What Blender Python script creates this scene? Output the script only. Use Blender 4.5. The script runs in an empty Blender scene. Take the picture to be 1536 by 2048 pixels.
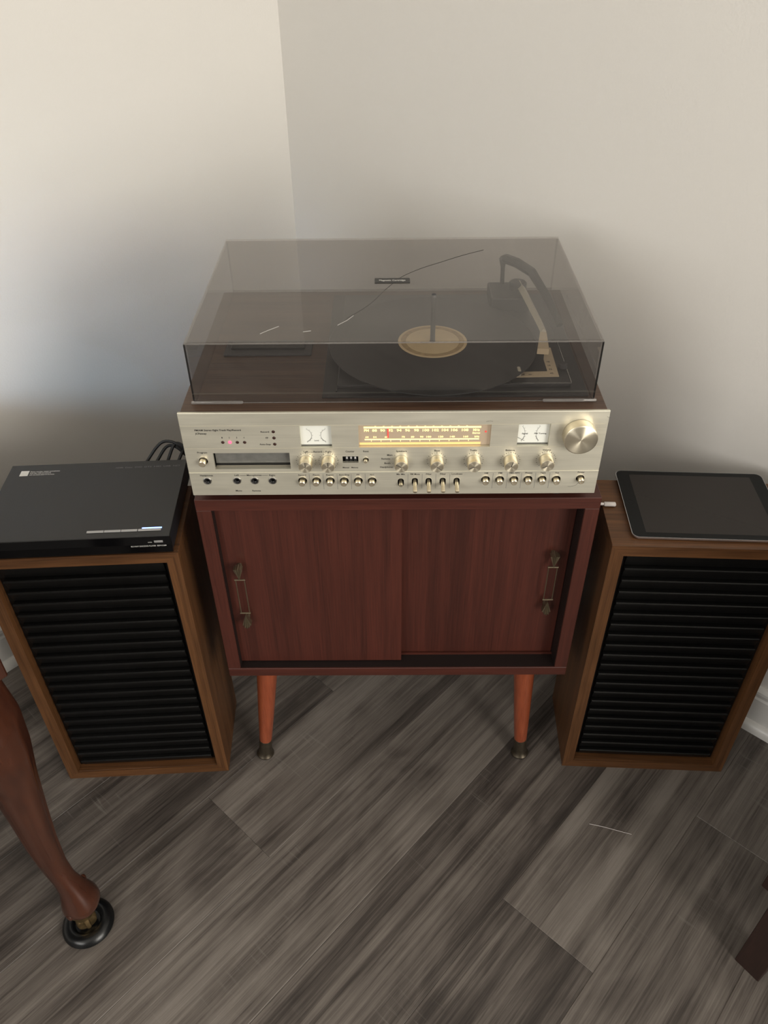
import bpy, bmesh, math, random
from math import sin, cos, pi, radians
from mathutils import Vector, Matrix

S = bpy.context.scene
COL = S.collection
random.seed(7)

# ------------------------------------------------------------------ camera
cam_d = bpy.data.cameras.new('camera')
cam = bpy.data.objects.new('camera', cam_d); COL.objects.link(cam)
cam_d.sensor_fit = 'HORIZONTAL'; cam_d.sensor_width = 36.0
cam_d.lens = 1600.47 * 36.0 / 1536.0
cam_d.clip_start = 0.02
_r, _u, _f = Vector((1.0, .0023, -.0093)), Vector((.0057, .6354, .7722)), Vector((-.0077, .7722, -.6354))
_f.normalize(); _r = (_r - _f * _r.dot(_f)).normalized(); _u = _r.cross(_f)
m = Matrix((( _r.x, _u.x, -_f.x, -.0107), (_r.y, _u.y, -_f.y, -.8983), (_r.z, _u.z, -_f.z, 1.3956), (0, 0, 0, 1)))
cam.matrix_world = m
S.camera = cam

# room frame: s runs across the floorboards away from the left wall, t along them towards the right wall
N = Vector((.7402, -.6724, 0)); D = Vector((.6724, .7402, 0))
ROOM_YAW = math.atan2(D.y, D.x)
S0, T1 = -.831, .573
def R(s, t, z=0.0): return N * s + D * t + Vector((0, 0, z))

# ------------------------------------------------------------------ world and lights
W = bpy.data.worlds.new('world'); S.world = W; W.use_nodes = True
bg = W.node_tree.nodes['Background']
bg.inputs[0].default_value = (1.0, .95, .88, 1); bg.inputs[1].default_value = .22

def rect_light(name, s, t, z, aim, w, h, power, colour):
    l = bpy.data.lights.new(name, 'AREA'); l.shape = 'RECTANGLE'; l.size = w; l.size_y = h
    l.energy = power; l.color = colour
    o = bpy.data.objects.new(name, l); COL.objects.link(o)
    p = R(s, t, z); o.location = p
    d = (R(*aim) - p).normalized()
    o.rotation_euler = d.to_track_quat('-Z', 'Y').to_euler()
    return o
rect_light('window_light_right', 3.15, -.40, 1.35, (-.8, 0, 1.3), 1.5, 1.9, 102, (1.0, .945, .865))
rect_light('window_light_back', .6, -3.1, 1.65, (.5, .6, 1.5), 1.4, 1.2, 40, (1.0, .965, .92))
beam = rect_light('cool_beam_left', .35, -3.15, 2.0, (-.83, -.48, .72), .45, .45, 1.15, (.50, .72, 1.0)); beam.data.spread = radians(17)  # unseen narrow cool beam, added and shaped to light a patch of left wall

S.view_settings.view_transform = 'Standard'
S.view_settings.look = 'None'
S.view_settings.gamma = 1.0
S.view_settings.use_curve_mapping = False
S.view_settings.exposure = 0.0

# ------------------------------------------------------------------ materials
MATS = {}
def new_mat(name):
    m = bpy.data.materials.new(name); m.use_nodes = True
    MATS[name] = m
    return m, m.node_tree, m.node_tree.nodes['Principled BSDF']
def plain(name, col, rough=.5, metal=0., bump=0., bscale=200., var=.0, vscale=8., spec=.5, emit=None, es=0., coat=0.):
    """plain surface with slight procedural colour variation and fine relief"""
    m, nt, b = new_mat(name)
    b.inputs['Roughness'].default_value = rough; b.inputs['Metallic'].default_value = metal
    b.inputs['Specular IOR Level'].default_value = spec
    b.inputs['Coat Weight'].default_value = coat; b.inputs['Coat Roughness'].default_value = .1
    tc = nt.nodes.new('ShaderNodeTexCoord')
    n = nt.nodes.new('ShaderNodeTexNoise'); n.inputs['Scale'].default_value = vscale; n.inputs['Detail'].default_value = 4
    nt.links.new(tc.outputs['Object'], n.inputs['Vector'])
    r = nt.nodes.new('ShaderNodeValToRGB')
    r.color_ramp.elements[0].position = .3; r.color_ramp.elements[1].position = .7
    r.color_ramp.elements[0].color = tuple(c * (1 - var) for c in col) + (1,)
    r.color_ramp.elements[1].color = tuple(min(1, c * (1 + var)) for c in col) + (1,)
    nt.links.new(n.outputs[0], r.inputs[0]); nt.links.new(r.outputs[0], b.inputs['Base Color'])
    if bump:
        n2 = nt.nodes.new('ShaderNodeTexNoise'); n2.inputs['Scale'].default_value = bscale; n2.inputs['Detail'].default_value = 3
        nt.links.new(tc.outputs['Object'], n2.inputs['Vector'])
        bp = nt.nodes.new('ShaderNodeBump'); bp.inputs['Strength'].default_value = bump; bp.inputs['Distance'].default_value = .002
        nt.links.new(n2.outputs[0], bp.inputs['Height']); nt.links.new(bp.outputs[0], b.inputs['Normal'])
    if emit:
        b.inputs['Emission Color'].default_value = tuple(emit) + (1,); b.inputs['Emission Strength'].default_value = es
    return m
def wood(name, dark, light, axis='z', fine=60., streak=7., rough=.4, spec=.4, coat=0., along=1.2, mix=.5, bump=.08):
    m, nt, b = new_mat(name)
    b.inputs['Roughness'].default_value = rough; b.inputs['Specular IOR Level'].default_value = spec
    b.inputs['Coat Weight'].default_value = coat; b.inputs['Coat Roughness'].default_value = .15
    tc = nt.nodes.new('ShaderNodeTexCoord')
    def nz(across, alng, det, dist=0.):
        mp = nt.nodes.new('ShaderNodeMapping')
        sc = [across] * 3; sc['xyz'.index(axis)] = alng
        mp.inputs['Scale'].default_value = sc
        nt.links.new(tc.outputs['Object'], mp.inputs['Vector'])
        n = nt.nodes.new('ShaderNodeTexNoise'); n.inputs['Scale'].default_value = 1; n.inputs['Detail'].default_value = det
        n.inputs['Distortion'].default_value = dist
        nt.links.new(mp.outputs[0], n.inputs['Vector'])
        return n.outputs[0]
    a = nz(streak * 4, along, 4, .6); f = nz(fine * 8, along * 8, 3)
    mx = nt.nodes.new('ShaderNodeMix'); mx.inputs[0].default_value = mix
    nt.links.new(a, mx.inputs[2]); nt.links.new(f, mx.inputs[3])
    r = nt.nodes.new('ShaderNodeValToRGB')
    r.color_ramp.elements[0].position = .36; r.color_ramp.elements[1].position = .66
    r.color_ramp.elements[0].color = tuple(dark) + (1,); r.color_ramp.elements[1].color = tuple(light) + (1,)
    nt.links.new(mx.outputs[0], r.inputs[0]); nt.links.new(r.outputs[0], b.inputs['Base Color'])
    bp = nt.nodes.new('ShaderNodeBump'); bp.inputs['Strength'].default_value = bump; bp.inputs['Distance'].default_value = .001
    nt.links.new(f, bp.inputs['Height']); nt.links.new(bp.outputs[0], b.inputs['Normal'])
    return m

plain('wall_paint', (.64, .622, .585), .62, bump=.12, bscale=260, var=.012, vscale=3, spec=.3)
plain('ceiling_paint', (.78, .77, .74), .8, var=.01)
plain('trim_paint', (.62, .61, .58), .35, var=.02)
plain('subfloor', (.03, .028, .026), .9)
for ax in 'xz':
    wood('mahogany_' + ax, (.040, .0105, .0068), (.070, .0178, .0112), ax, fine=55, streak=9, rough=.42, along=1.5, mix=.55)
wood('mahogany_door', (.035, .0090, .0058), (.072, .0178, .0112), 'z', fine=55, streak=12, rough=.45, along=1.2, mix=.45)
plain('track_dark', (.0065, .0030, .0025), .5)  # near-black tone of the strips in the door recess
wood('leg_wood', (.185, .041, .0165), (.28, .068, .028), 'z', fine=50, streak=8, rough=.3, along=4, coat=.3)
for ax in 'xyz':
    wood('walnut_' + ax, (.060, .025, .009), (.135, .058, .021), ax, fine=45, streak=16, rough=.45, along=1.6, mix=.5)
wood('receiver_wood', (.042, .022, .013), (.095, .052, .032), 'x', fine=45, streak=14, rough=.38, along=1.5)
wood('table_wood', (.033, .0100, .0055), (.072, .0230, .0115), 'z', fine=12, streak=5, rough=.24, coat=.3, along=3, mix=.25, bump=0)
wood('dark_leg_wood', (.018, .009, .007), (.034, .016, .012), 'z', fine=40, streak=6, rough=.45, along=3)
plain('black_grille', (.0034, .0033, .0032), .42, spec=.35, bump=.1, bscale=500, var=.2, vscale=60)
plain('grille_recess', (.004, .004, .004), .9)
plain('player_top', (.014, .014, .014), .48, bump=.05, bscale=900)
plain('player_front', (.003, .003, .0035), .12, spec=.22)
plain('player_side', (.010, .012, .016), .35)
plain('silver_button', (.40, .40, .40), .3, metal=.5)
plain('blue_light', (.1, .2, .9), .3, emit=(.25, .4, 1.0), es=3.0)
plain('print_white', (.62, .61, .58), .5)
plain('print_grey', (.13, .13, .13), .5)
plain('print_black', (.022, .020, .018), .5)
plain('black_plastic', (.008, .008, .008), .35)
plain('black_rubber', (.012, .012, .012), .6, bump=.1)
plain('white_plastic', (.66, .62, .60), .35)
plain('tablet_edge', (.72, .73, .75), .22, metal=.9)
plain('tablet_bezel', (.0035, .004, .0042), .12, spec=.2)
plain('tablet_screen', (.019, .0155, .0135), .16, spec=.3)
plain('champagne_reveal', (.50, .46, .36), .4, metal=.3)
plain('meter_face', (.86, .87, .84), .5)
plain('slot_door', (.20, .20, .185), .32, metal=.5, var=.15, vscale=90)
plain('dial_back', (.30, .24, .18), .5, emit=(1.0, .72, .48), es=.22)
plain('dial_glow', (.9, .8, .4), .5, emit=(1.0, .82, .32), es=1.25)
plain('dial_amber', (.7, .5, .25), .5, emit=(1.0, .54, .15), es=.8)
plain('dial_print', (.9, .8, .4), .5, emit=(1.0, .80, .34), es=1.05)
plain('dial_pointer', (.5, .02, .02), .5, emit=(1.0, .10, .08), es=.9)
plain('red_lit_lamp', (.9, .03, .05), .3, emit=(1.0, .07, .14), es=3.0)
plain('lamp_lens', (.035, .015, .012), .15)
plain('counter_wheel', (.012, .012, .012), .4)
plain('deck_black', (.010, .010, .011), .4)
plain('deck_plate', (.018, .018, .019), .35)
plain('tray_grey', (.035, .034, .036), .5)
plain('chrome', (.60, .60, .58), .2, metal=1)
plain('cream_plate', (.52, .42, .28), .45)
plain('tonearm_metal', (.48, .45, .36), .38, metal=.35)
plain('record_label_paper', (.60, .47, .27), .6, var=.06, vscale=60)
plain('record_label_ring', (.38, .27, .13), .6, var=.2, vscale=200)
plain('dark_bronze', (.22, .18, .12), .34, metal=.85, var=.08, vscale=60)
plain('leg_ferrule', (.085, .07, .05), .38, metal=.8, var=.2, vscale=90)
plain('caster_brass', (.30, .21, .10), .36, metal=.9, var=.4, vscale=90)
plain('black_glass', (.004, .0045, .005), .28, spec=.4)
plain('scratch', (.36, .35, .33), .6)
plain('crack', (.02, .018, .016), .6)

def vinyl():
    m, nt, b = new_mat('vinyl')
    b.inputs['Base Color'].default_value = (.008, .008, .0085, 1); b.inputs['Roughness'].default_value = .3
    tc = nt.nodes.new('ShaderNodeTexCoord')
    w = nt.nodes.new('ShaderNodeTexWave'); w.wave_type = 'RINGS'; w.rings_direction = 'Z'
    w.inputs['Scale'].default_value = 260
    nt.links.new(tc.outputs['Object'], w.inputs['Vector'])
    bp = nt.nodes.new('ShaderNodeBump'); bp.inputs['Strength'].default_value = .15; bp.inputs['Distance'].default_value = .0003
    nt.links.new(w.outputs[0], bp.inputs['Height']); nt.links.new(bp.outputs[0], b.inputs['Normal'])
vinyl()

def brushed(name, col, axis, rough=.34, metal=.88, blotch=True):
    m, nt, b = new_mat(name)
    b.inputs['Metallic'].default_value = metal
    tc = nt.nodes.new('ShaderNodeTexCoord'); mp = nt.nodes.new('ShaderNodeMapping')
    sc = [900.] * 3; sc['xyz'.index(axis)] = 9.
    mp.inputs['Scale'].default_value = sc; nt.links.new(tc.outputs['Object'], mp.inputs['Vector'])
    n = nt.nodes.new('ShaderNodeTexNoise'); n.inputs['Scale'].default_value = 1; n.inputs['Detail'].default_value = 3
    nt.links.new(mp.outputs[0], n.inputs['Vector'])
    mp2 = nt.nodes.new('ShaderNodeMapping'); mp2.inputs['Scale'].default_value = (9, 9, 60)
    nt.links.new(tc.outputs['Object'], mp2.inputs['Vector'])
    n2 = nt.nodes.new('ShaderNodeTexNoise'); n2.inputs['Scale'].default_value = 1; n2.inputs['Detail'].default_value = 6
    nt.links.new(mp2.outputs[0], n2.inputs['Vector'])
    mx = nt.nodes.new('ShaderNodeMix'); mx.inputs[0].default_value = .6
    nt.links.new(n.outputs[0], mx.inputs[2]); nt.links.new(n2.outputs[0], mx.inputs[3])
    r = nt.nodes.new('ShaderNodeValToRGB'); r.color_ramp.elements[0].position = .35; r.color_ramp.elements[1].position = .65
    r.color_ramp.elements[0].color = tuple(c * .88 for c in col) + (1,); r.color_ramp.elements[1].color = tuple(min(1, c * 1.06) for c in col) + (1,)
    nt.links.new(mx.outputs[0], r.inputs[0]); nt.links.new(r.outputs[0], b.inputs['Base Color'])
    rr = nt.nodes.new('ShaderNodeMapRange'); rr.inputs[3].default_value = rough - .06; rr.inputs[4].default_value = rough + .1
    nt.links.new(n2.outputs[0], rr.inputs[0]); nt.links.new(rr.outputs[0], b.inputs['Roughness'])
brushed('faceplate_metal', (.66, .635, .53), 'x', rough=.42, metal=.72)

def knob_metal():
    m, nt, b = new_mat('knob_side')
    b.inputs['Base Color'].default_value = (.74, .66, .50, 1); b.inputs['Metallic'].default_value = .9; b.inputs['Roughness'].default_value = .3
    m, nt, b = new_mat('knob_face')
    b.inputs['Base Color'].default_value = (.80, .74, .58, 1); b.inputs['Metallic'].default_value = .95; b.inputs['Roughness'].default_value = .34
    b.inputs['Anisotropic'].default_value = .85; b.inputs['Anisotropic Rotation'].default_value = .25
    t = nt.nodes.new('ShaderNodeTangent'); t.direction_type = 'RADIAL'; t.axis = 'Y'
    nt.links.new(t.outputs[0], b.inputs['Tangent'])
knob_metal()

def acrylic(name, tint, dust, rough):
    """smoked acrylic: tinted see-through body, clear surface reflection, a film of dust"""
    m, nt, b = new_mat(name)
    out = nt.nodes['Material Output']; nt.nodes.remove(b)
    tr = nt.nodes.new('ShaderNodeBsdfTransparent'); tr.inputs[0].default_value = tint
    gl = nt.nodes.new('ShaderNodeBsdfGlossy'); gl.inputs['Roughness'].default_value = rough; gl.inputs[0].default_value = (1, 1, 1, 1)
    df = nt.nodes.new('ShaderNodeBsdfDiffuse'); df.inputs[0].default_value = (.42, .40, .38, 1)
    fr = nt.nodes.new('ShaderNodeFresnel'); fr.inputs[0].default_value = 1.49
    tc = nt.nodes.new('ShaderNodeTexCoord')
    n = nt.nodes.new('ShaderNodeTexNoise'); n.inputs['Scale'].default_value = 9; n.inputs['Detail'].default_value = 5
    nt.links.new(tc.outputs['Object'], n.inputs['Vector'])
    mr = nt.nodes.new('ShaderNodeMapRange'); mr.inputs[1].default_value = .35; mr.inputs[2].default_value = .7
    mr.inputs[3].default_value = dust * .8; mr.inputs[4].default_value = dust * 1.2
    nt.links.new(n.outputs[0], mr.inputs[0])
    a = nt.nodes.new('ShaderNodeMixShader'); nt.links.new(mr.outputs[0], a.inputs[0])
    nt.links.new(tr.outputs[0], a.inputs[1]); nt.links.new(df.outputs[0], a.inputs[2])
    geo = nt.nodes.new('ShaderNodeNewGeometry')        # surface reflection on outer faces only (thin sheet)
    inv = nt.nodes.new('ShaderNodeMath'); inv.operation = 'SUBTRACT'; inv.inputs[0].default_value = 1; nt.links.new(geo.outputs['Backfacing'], inv.inputs[1])
    mf = nt.nodes.new('ShaderNodeMath'); mf.operation = 'MULTIPLY'; nt.links.new(fr.outputs[0], mf.inputs[0]); nt.links.new(inv.outputs[0], mf.inputs[1])
    c = nt.nodes.new('ShaderNodeMixShader'); nt.links.new(mf.outputs[0], c.inputs[0])
    nt.links.new(a.outputs[0], c.inputs[1]); nt.links.new(gl.outputs[0], c.inputs[2])
    nt.links.new(c.outputs[0], out.inputs[0])
acrylic('smoked_acrylic', (.79, .78, .775, 1), .025, .03)
acrylic('smoked_acrylic_top', (.83, .815, .80, 1), .085, .05)
acrylic('acrylic_dark_edge', (.12, .12, .13, 1), .02, .05)
acrylic('acrylic_edge', (.80, .79, .78, 1), .22, .10)  # pale film doubles as painted-in light along the pane edges
acrylic('clear_window', (.96, .96, .95, 1), .01, .05)

def plank_mat():
    m, nt, b = new_mat('vinyl_plank')
    L = nt.links.new; nn = nt.nodes.new
    tc = nn('ShaderNodeTexCoord'); oi = nn('ShaderNodeObjectInfo')
    ml = nn('ShaderNodeMath'); ml.operation = 'MULTIPLY'; ml.inputs[1].default_value = 37.0; L(oi.outputs['Random'], ml.inputs[0])
    cb = nn('ShaderNodeCombineXYZ'); L(ml.outputs[0], cb.inputs[0]); L(ml.outputs[0], cb.inputs[1])
    ad = nn('ShaderNodeVectorMath'); ad.operation = 'ADD'; L(tc.outputs['Object'], ad.inputs[0]); L(cb.outputs[0], ad.inputs[1])
    def nz(sx, sy, det=4, dist=0., rough=.5):
        mp = nn('ShaderNodeMapping'); mp.inputs['Scale'].default_value = (sx, sy, 1); L(ad.outputs[0], mp.inputs['Vector'])
        n = nn('ShaderNodeTexNoise'); n.inputs['Scale'].default_value = 1; n.inputs['Detail'].default_value = det
        n.inputs['Distortion'].default_value = dist; n.inputs['Roughness'].default_value = rough
        L(mp.outputs[0], n.inputs['Vector']); return n.outputs[0]
    broad = nz(.8, 24, 3, .5); streak = nz(1.0, 110, 4, .4, .5); fine = nz(12, 460, 3, .2, .6); blot = nz(5, 13, 4, 1.2)
    def mth(op, a, b_):
        q = nn('ShaderNodeMath'); q.operation = op
        for i, v in ((0, a), (1, b_)):
            if isinstance(v, float): q.inputs[i].default_value = v
            else: L(v, q.inputs[i])
        return q.outputs[0]
    v = mth('ADD', mth('MULTIPLY', broad, .36), mth('MULTIPLY', streak, .26))
    v = mth('ADD', v, mth('MULTIPLY', fine, .19))
    v = mth('ADD', v, mth('MULTIPLY', blot, .23))
    v = mth('ADD', v, mth('MULTIPLY', mth('SUBTRACT', oi.outputs['Random'], .5), .10))
    r = nn('ShaderNodeValToRGB'); cr = r.color_ramp
    cr.elements[0].position = .38; cr.elements[0].color = (.030, .0248, .0215, 1)
    cr.elements[1].position = .64; cr.elements[1].color = (.195, .173, .152, 1)
    e = cr.elements.new(.45); e.color = (.060, .050, .0435, 1)
    e = cr.elements.new(.53); e.color = (.120, .103, .090, 1)
    # thin dark grain lines running along the board
    ln = mth('ABSOLUTE', mth('SUBTRACT', nz(.9, 42, 2, .6), .5), 0.0)
    lm = nn('ShaderNodeMapRange'); lm.inputs[1].default_value = .0; lm.inputs[2].default_value = .022; lm.inputs[3].default_value = .028; lm.inputs[4].default_value = 0; L(ln, lm.inputs[0])
    v = mth('SUBTRACT', v, lm.outputs[0])
    L(v, r.inputs[0])
    # pale saw marks running across the board, in patches
    saw = nz(150, 12, 2, .6); patch = nz(4, 5, 2)
    s1 = nn('ShaderNodeMapRange'); s1.inputs[1].default_value = .60; s1.inputs[2].default_value = .76; L(saw, s1.inputs[0])
    s2 = nn('ShaderNodeMapRange'); s2.inputs[1].default_value = .54; s2.inputs[2].default_value = .66; L(patch, s2.inputs[0])
    sm = mth('MULTIPLY', mth('MULTIPLY', s1.outputs[0], s2.outputs[0]), .55)
    mx = nn('ShaderNodeMix'); mx.data_type = 'RGBA'; L(sm, mx.inputs[0]); L(r.outputs[0], mx.inputs[6]); mx.inputs[7].default_value = (.20, .185, .165, 1)
    L(mx.outputs[2], b.inputs['Base Color'])
    b.inputs['Roughness'].default_value = .48; b.inputs['Specular IOR Level'].default_value = .38
    bp = nn('ShaderNodeBump'); bp.inputs['Strength'].default_value = .22; bp.inputs['Distance'].default_value = .0012
    L(mth('ADD', fine, mth('MULTIPLY', streak, .6)), bp.inputs['Height']); L(bp.outputs[0], b.inputs['Normal'])
plank_mat()

# ------------------------------------------------------------------ mesh helpers
def finish(bm, name, mat, parent=None, loc=None, smooth=False, kind=None, rotz=0.):
    me = bpy.data.meshes.new(name)
    bmesh.ops.recalc_face_normals(bm, faces=bm.faces[:])
    bm.to_mesh(me); bm.free()
    mats = mat if isinstance(mat, (list, tuple)) else [mat]
    for q in mats: me.materials.append(MATS[q])
    if smooth:
        for p in me.polygons: p.use_smooth = True
        try: me.set_sharp_from_angle(angle=radians(35))
        except Exception: pass
    o = bpy.data.objects.new(name, me); COL.objects.link(o)
    if parent: o.parent = parent
    if loc: o.location = loc
    if rotz: o.rotation_euler = (0, 0, rotz)
    if kind: o['kind'] = kind
    return o
def thing(name, label, cat, loc, rotz=0., group=None):
    o = bpy.data.objects.new(name, None); COL.objects.link(o); o.empty_display_size = .05
    o.location = loc; o.rotation_euler = (0, 0, rotz); o['label'] = label; o['category'] = cat
    if group: o['group'] = group
    return o
def tag(o, label, cat, group=None):
    o['label'] = label; o['category'] = cat
    if group: o['group'] = group
    return o
def box(bm, x0, x1, y0, y1, z0, z1, bev=0., seg=1, mi=0):
    vs = [bm.verts.new((x, y, z)) for z in (z0, z1) for y in (y0, y1) for x in (x0, x1)]
    fs = [bm.faces.new([vs[i] for i in q]) for q in ((0, 2, 3, 1), (4, 5, 7, 6), (0, 1, 5, 4), (2, 6, 7, 3), (0, 4, 6, 2), (1, 3, 7, 5))]
    for f in fs: f.material_index = mi
    if bev:
        es = {e for f in fs for e in f.edges}
        bmesh.ops.bevel(bm, geom=list(es), offset=bev, segments=seg, affect='EDGES', profile=.5)
    return bm
def boxes(*a, bev=0., seg=1):
    bm = bmesh.new()
    for q in a:
        b2 = bmesh.new(); box(b2, *q, bev=bev, seg=seg)
        me = bpy.data.meshes.new('t'); b2.to_mesh(me); b2.free(); bm.from_mesh(me); bpy.data.meshes.remove(me)
    return bm
def lathe(bm, prof, M=None, seg=32, cap=True, mi=None):
    """prof: (radius, height) turned round local z, then moved by matrix M"""
    M = M or Matrix()
    rings = []
    for r, h in prof:
        if r <= 1e-6: rings.append([bm.verts.new(M @ Vector((0, 0, h)))])
        else: rings.append([bm.verts.new(M @ Vector((r * cos(2 * pi * i / seg), r * sin(2 * pi * i / seg), h))) for i in range(seg)])
    for k in range(len(rings) - 1):
        a, b = rings[k], rings[k + 1]
        for i in range(seg):
            j = (i + 1) % seg
            if len(a) == 1 and len(b) == 1: continue
            if len(a) == 1: f = bm.faces.new((a[0], b[i], b[j]))
            elif len(b) == 1: f = bm.faces.new((a[i], a[j], b[0]))
            else: f = bm.faces.new((a[i], a[j], b[j], b[i]))
            if mi: f.material_index = mi[k]
    if cap:
        for q in (rings[0], rings[-1]):
            if len(q) > 2:
                f = bm.faces.new(q)
                if mi: f.material_index = mi[0 if q is rings[0] else -1]
    return bm
def prism(bm, pts, M, h, bev=0.):
    """polygon pts in local xy, extruded along local z by h, moved by M"""
    a = [bm.verts.new(M @ Vector((x, y, 0))) for x, y in pts]; b = [bm.verts.new(M @ Vector((x, y, h))) for x, y in pts]
    n = len(pts); bm.faces.new(a[::-1]); bm.faces.new(b)
    for i in range(n): bm.faces.new((a[i], a[(i + 1) % n], b[(i + 1) % n], b[i]))
    return bm
def smoothpath(pts, n=8):
    P = [Vector(p) for p in pts]; P = [P[0] * 2 - P[1]] + P + [P[-1] * 2 - P[-2]]; out = []
    for i in range(1, len(P) - 2):
        for k in range(n):
            t = k / n; a, b, c, d = P[i - 1:i + 3]
            out.append(.5 * ((2 * b) + (c - a) * t + (2 * a - 5 * b + 4 * c - d) * t * t + (3 * b - a - 3 * c + d) * t ** 3))
    out.append(P[-2]); return out
def tube(bm, pts, r, seg=8, radii=None):
    P = [Vector(p) for p in pts]; rings = []; up = Vector((0, 0, 1)); prev = None
    for i, p in enumerate(P):
        t = (P[min(i + 1, len(P) - 1)] - P[max(i - 1, 0)]).normalized()
        if prev is None:
            a = t.cross(up)
            if a.length < .1: a = t.cross(Vector((1, 0, 0)))
        else: a = prev - t * prev.dot(t)
        a.normalize(); prev = a; b = t.cross(a)
        rr = radii[i] if radii else r
        rings.append([bm.verts.new(p + a * rr * cos(2 * pi * k / seg) + b * rr * sin(2 * pi * k / seg)) for k in range(seg)])
    for x, y in zip(rings, rings[1:]):
        for k in range(seg): bm.faces.new((x[k], x[(k + 1) % seg], y[(k + 1) % seg], y[k]))
    bm.faces.new(rings[0][::-1]); bm.faces.new(rings[-1])
    return bm
FRONT = Matrix.Rotation(pi / 2, 4, 'X')       # local z -> -y (out of a front face), local y -> z
def at(x, y, z): return Matrix.Translation((x, y, z)) @ FRONT
_fonts = {}
def text_into(bm, s, M, size, align='LEFT', bold=0., squeeze=1., width=None):
    """lettering as flat mesh: baseline-left at the origin of M, in its xy plane. width: fit to this width"""
    c = bpy.data.curves.new('t', 'FONT'); c.body = s; c.size = 1.; c.resolution_u = 2; c.offset = bold; c.fill_mode = 'FRONT'
    o = bpy.data.objects.new('t', c); COL.objects.link(o)
    dg = bpy.context.evaluated_depsgraph_get(); dg.update()
    me = bpy.data.meshes.new_from_object(o.evaluated_get(dg))
    bpy.data.objects.remove(o); bpy.data.curves.remove(c)
    xs = [v.co.x for v in me.vertices]
    if xs:
        x0, x1 = min(xs), max(xs); sx = (width / (x1 - x0)) if width else size * squeeze
        w = (x1 - x0) * sx; off = {'LEFT': 0, 'CENTER': -w / 2, 'RIGHT': -w}[align]
        for v in me.vertices: v.co = M @ Vector(((v.co.x - x0) * sx + off, v.co.y * size, 0))
        bm.from_mesh(me)
    bpy.data.meshes.remove(me)

# ------------------------------------------------------------------ room
def room_obj(bm, name, mat, parent=None, **k):
    o = finish(bm, name, mat, parent, **k)
    if not parent: o.rotation_euler = (0, 0, ROOM_YAW); o['kind'] = 'structure'
    return o
# room-local axes: x = t (towards right wall), y = -s (towards left wall)
YL = -S0
room_obj(boxes((-3.2, T1 + .12, YL, YL + .12, -.02, 2.45)), 'wall_left', 'wall_paint')
room_obj(boxes((T1, T1 + .12, -3.2, YL, -.02, 2.45)), 'wall_right', 'wall_paint')
room_obj(boxes((-3.2, T1 + .12, -3.2, YL + .12, 2.45, 2.5)), 'ceiling', 'ceiling_paint')
floor = room_obj(boxes((-3.2, T1 + .12, -3.2, YL + .12, -.06, -.008)), 'floor', 'subfloor')
# floorboards
PW, PL = .1775, 1.22
seam0 = -.0505                                   # s of one seam
joints = {-1: -.2888, -2: .05, 2: -.067, 0: .42, 1: -.72, 3: .30, -3: -.62}
k0 = math.floor((S0 - seam0) / PW)
cache = {}
for k in range(k0, int((3.2 - seam0) / PW)):
    a, b = max(seam0 + k * PW, S0), seam0 + (k + 1) * PW
    j = joints.get(k, random.uniform(-PL, 0)); j -= PL * math.ceil((j + 3.2) / PL)
    while j < T1:
        c, d = max(j, -3.2), min(j + PL, T1)
        if d - c > .02:
            w, l = round(b - a, 4), round(d - c, 4)
            if (w, l) not in cache:
                bm = boxes((0, l, -w, 0, -.008, 0)); 
                es = [e for e in bm.edges if all(v.co.z > -.001 for v in e.verts)]
                bmesh.ops.bevel(bm, geom=es, offset=.0009, segments=1, affect='EDGES')
                bmesh.ops.translate(bm, verts=bm.verts[:], vec=(0, 0, 0))
                o = finish(bm, 'plank', 'vinyl_plank', floor); cache[(w, l)] = o.data
            else:
                o = bpy.data.objects.new('plank', cache[(w, l)]); COL.objects.link(o); o.parent = floor
            o.location = (c, -a, 0)
        j += PL
def baseboard(side):
    prof = [(0, .0), (.014, .0), (.014, .082), (.0115, .087), (.0115, .093), (.0135, .096), (.0125, .102), (.006, .108), (0, .108)]
    shoe = [(.014, 0)] + [(.014 + .014 * cos(a), .022 * sin(a)) for a in [pi / 2 * i / 6 for i in range(7)]] 
    def ex(pr):
        bm = bmesh.new(); rows = []
        for e in (0, 1):
            r = []
            for dd, z in pr:
                if side == 'left': p = (-3.2 if e == 0 else T1 - dd, YL - dd, z)
                else: p = (T1 - dd, -3.2 if e == 0 else YL - dd, z)
                r.append(bm.verts.new(p))
            rows.append(r)
        n = len(pr)
        for i in range(n): bm.faces.new((rows[0][i], rows[0][(i + 1) % n], rows[1][(i + 1) % n], rows[1][i]))
        for r in rows: bm.faces.new(r)
        return bm
    o = room_obj(ex(prof), 'baseboard_' + side, 'trim_paint')
    finish(ex(shoe), 'shoe_moulding', 'trim_paint', o, smooth=True)
baseboard('left'); baseboard('right')

# ------------------------------------------------------------------ record cabinet
CW, CT, CB, CD = .293, .6803, .2866, .36
cabinet = thing('record_cabinet', 'low dark red mahogany cabinet on tapered legs carrying the stereo receiver', 'cabinet', (0, 0, 0))
def part(bm, name, mat, parent, **k): return finish(bm, name, mat, parent, **k)
part(boxes((-CW, CW, 0, CD, CT - .0205, CT), bev=.0008), 'top_panel', 'mahogany_x', cabinet)
part(boxes((-CW, CW, 0, CD, CB, CB + .0195), bev=.0008), 'bottom_panel', 'mahogany_x', cabinet)
for sx in (-1, 1):
    a, b = sorted((sx * CW, sx * (CW - .0215)))
    part(boxes((a, b, 0.0002, CD, CB + .0195, CT - .0205), bev=.0008), 'side_panel', 'mahogany_z', cabinet)
part(boxes((-CW + .0215, CW - .0215, CD - .006, CD - .001, CB + .0195, CT - .0205)), 'back_panel', 'mahogany_x', cabinet)
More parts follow.
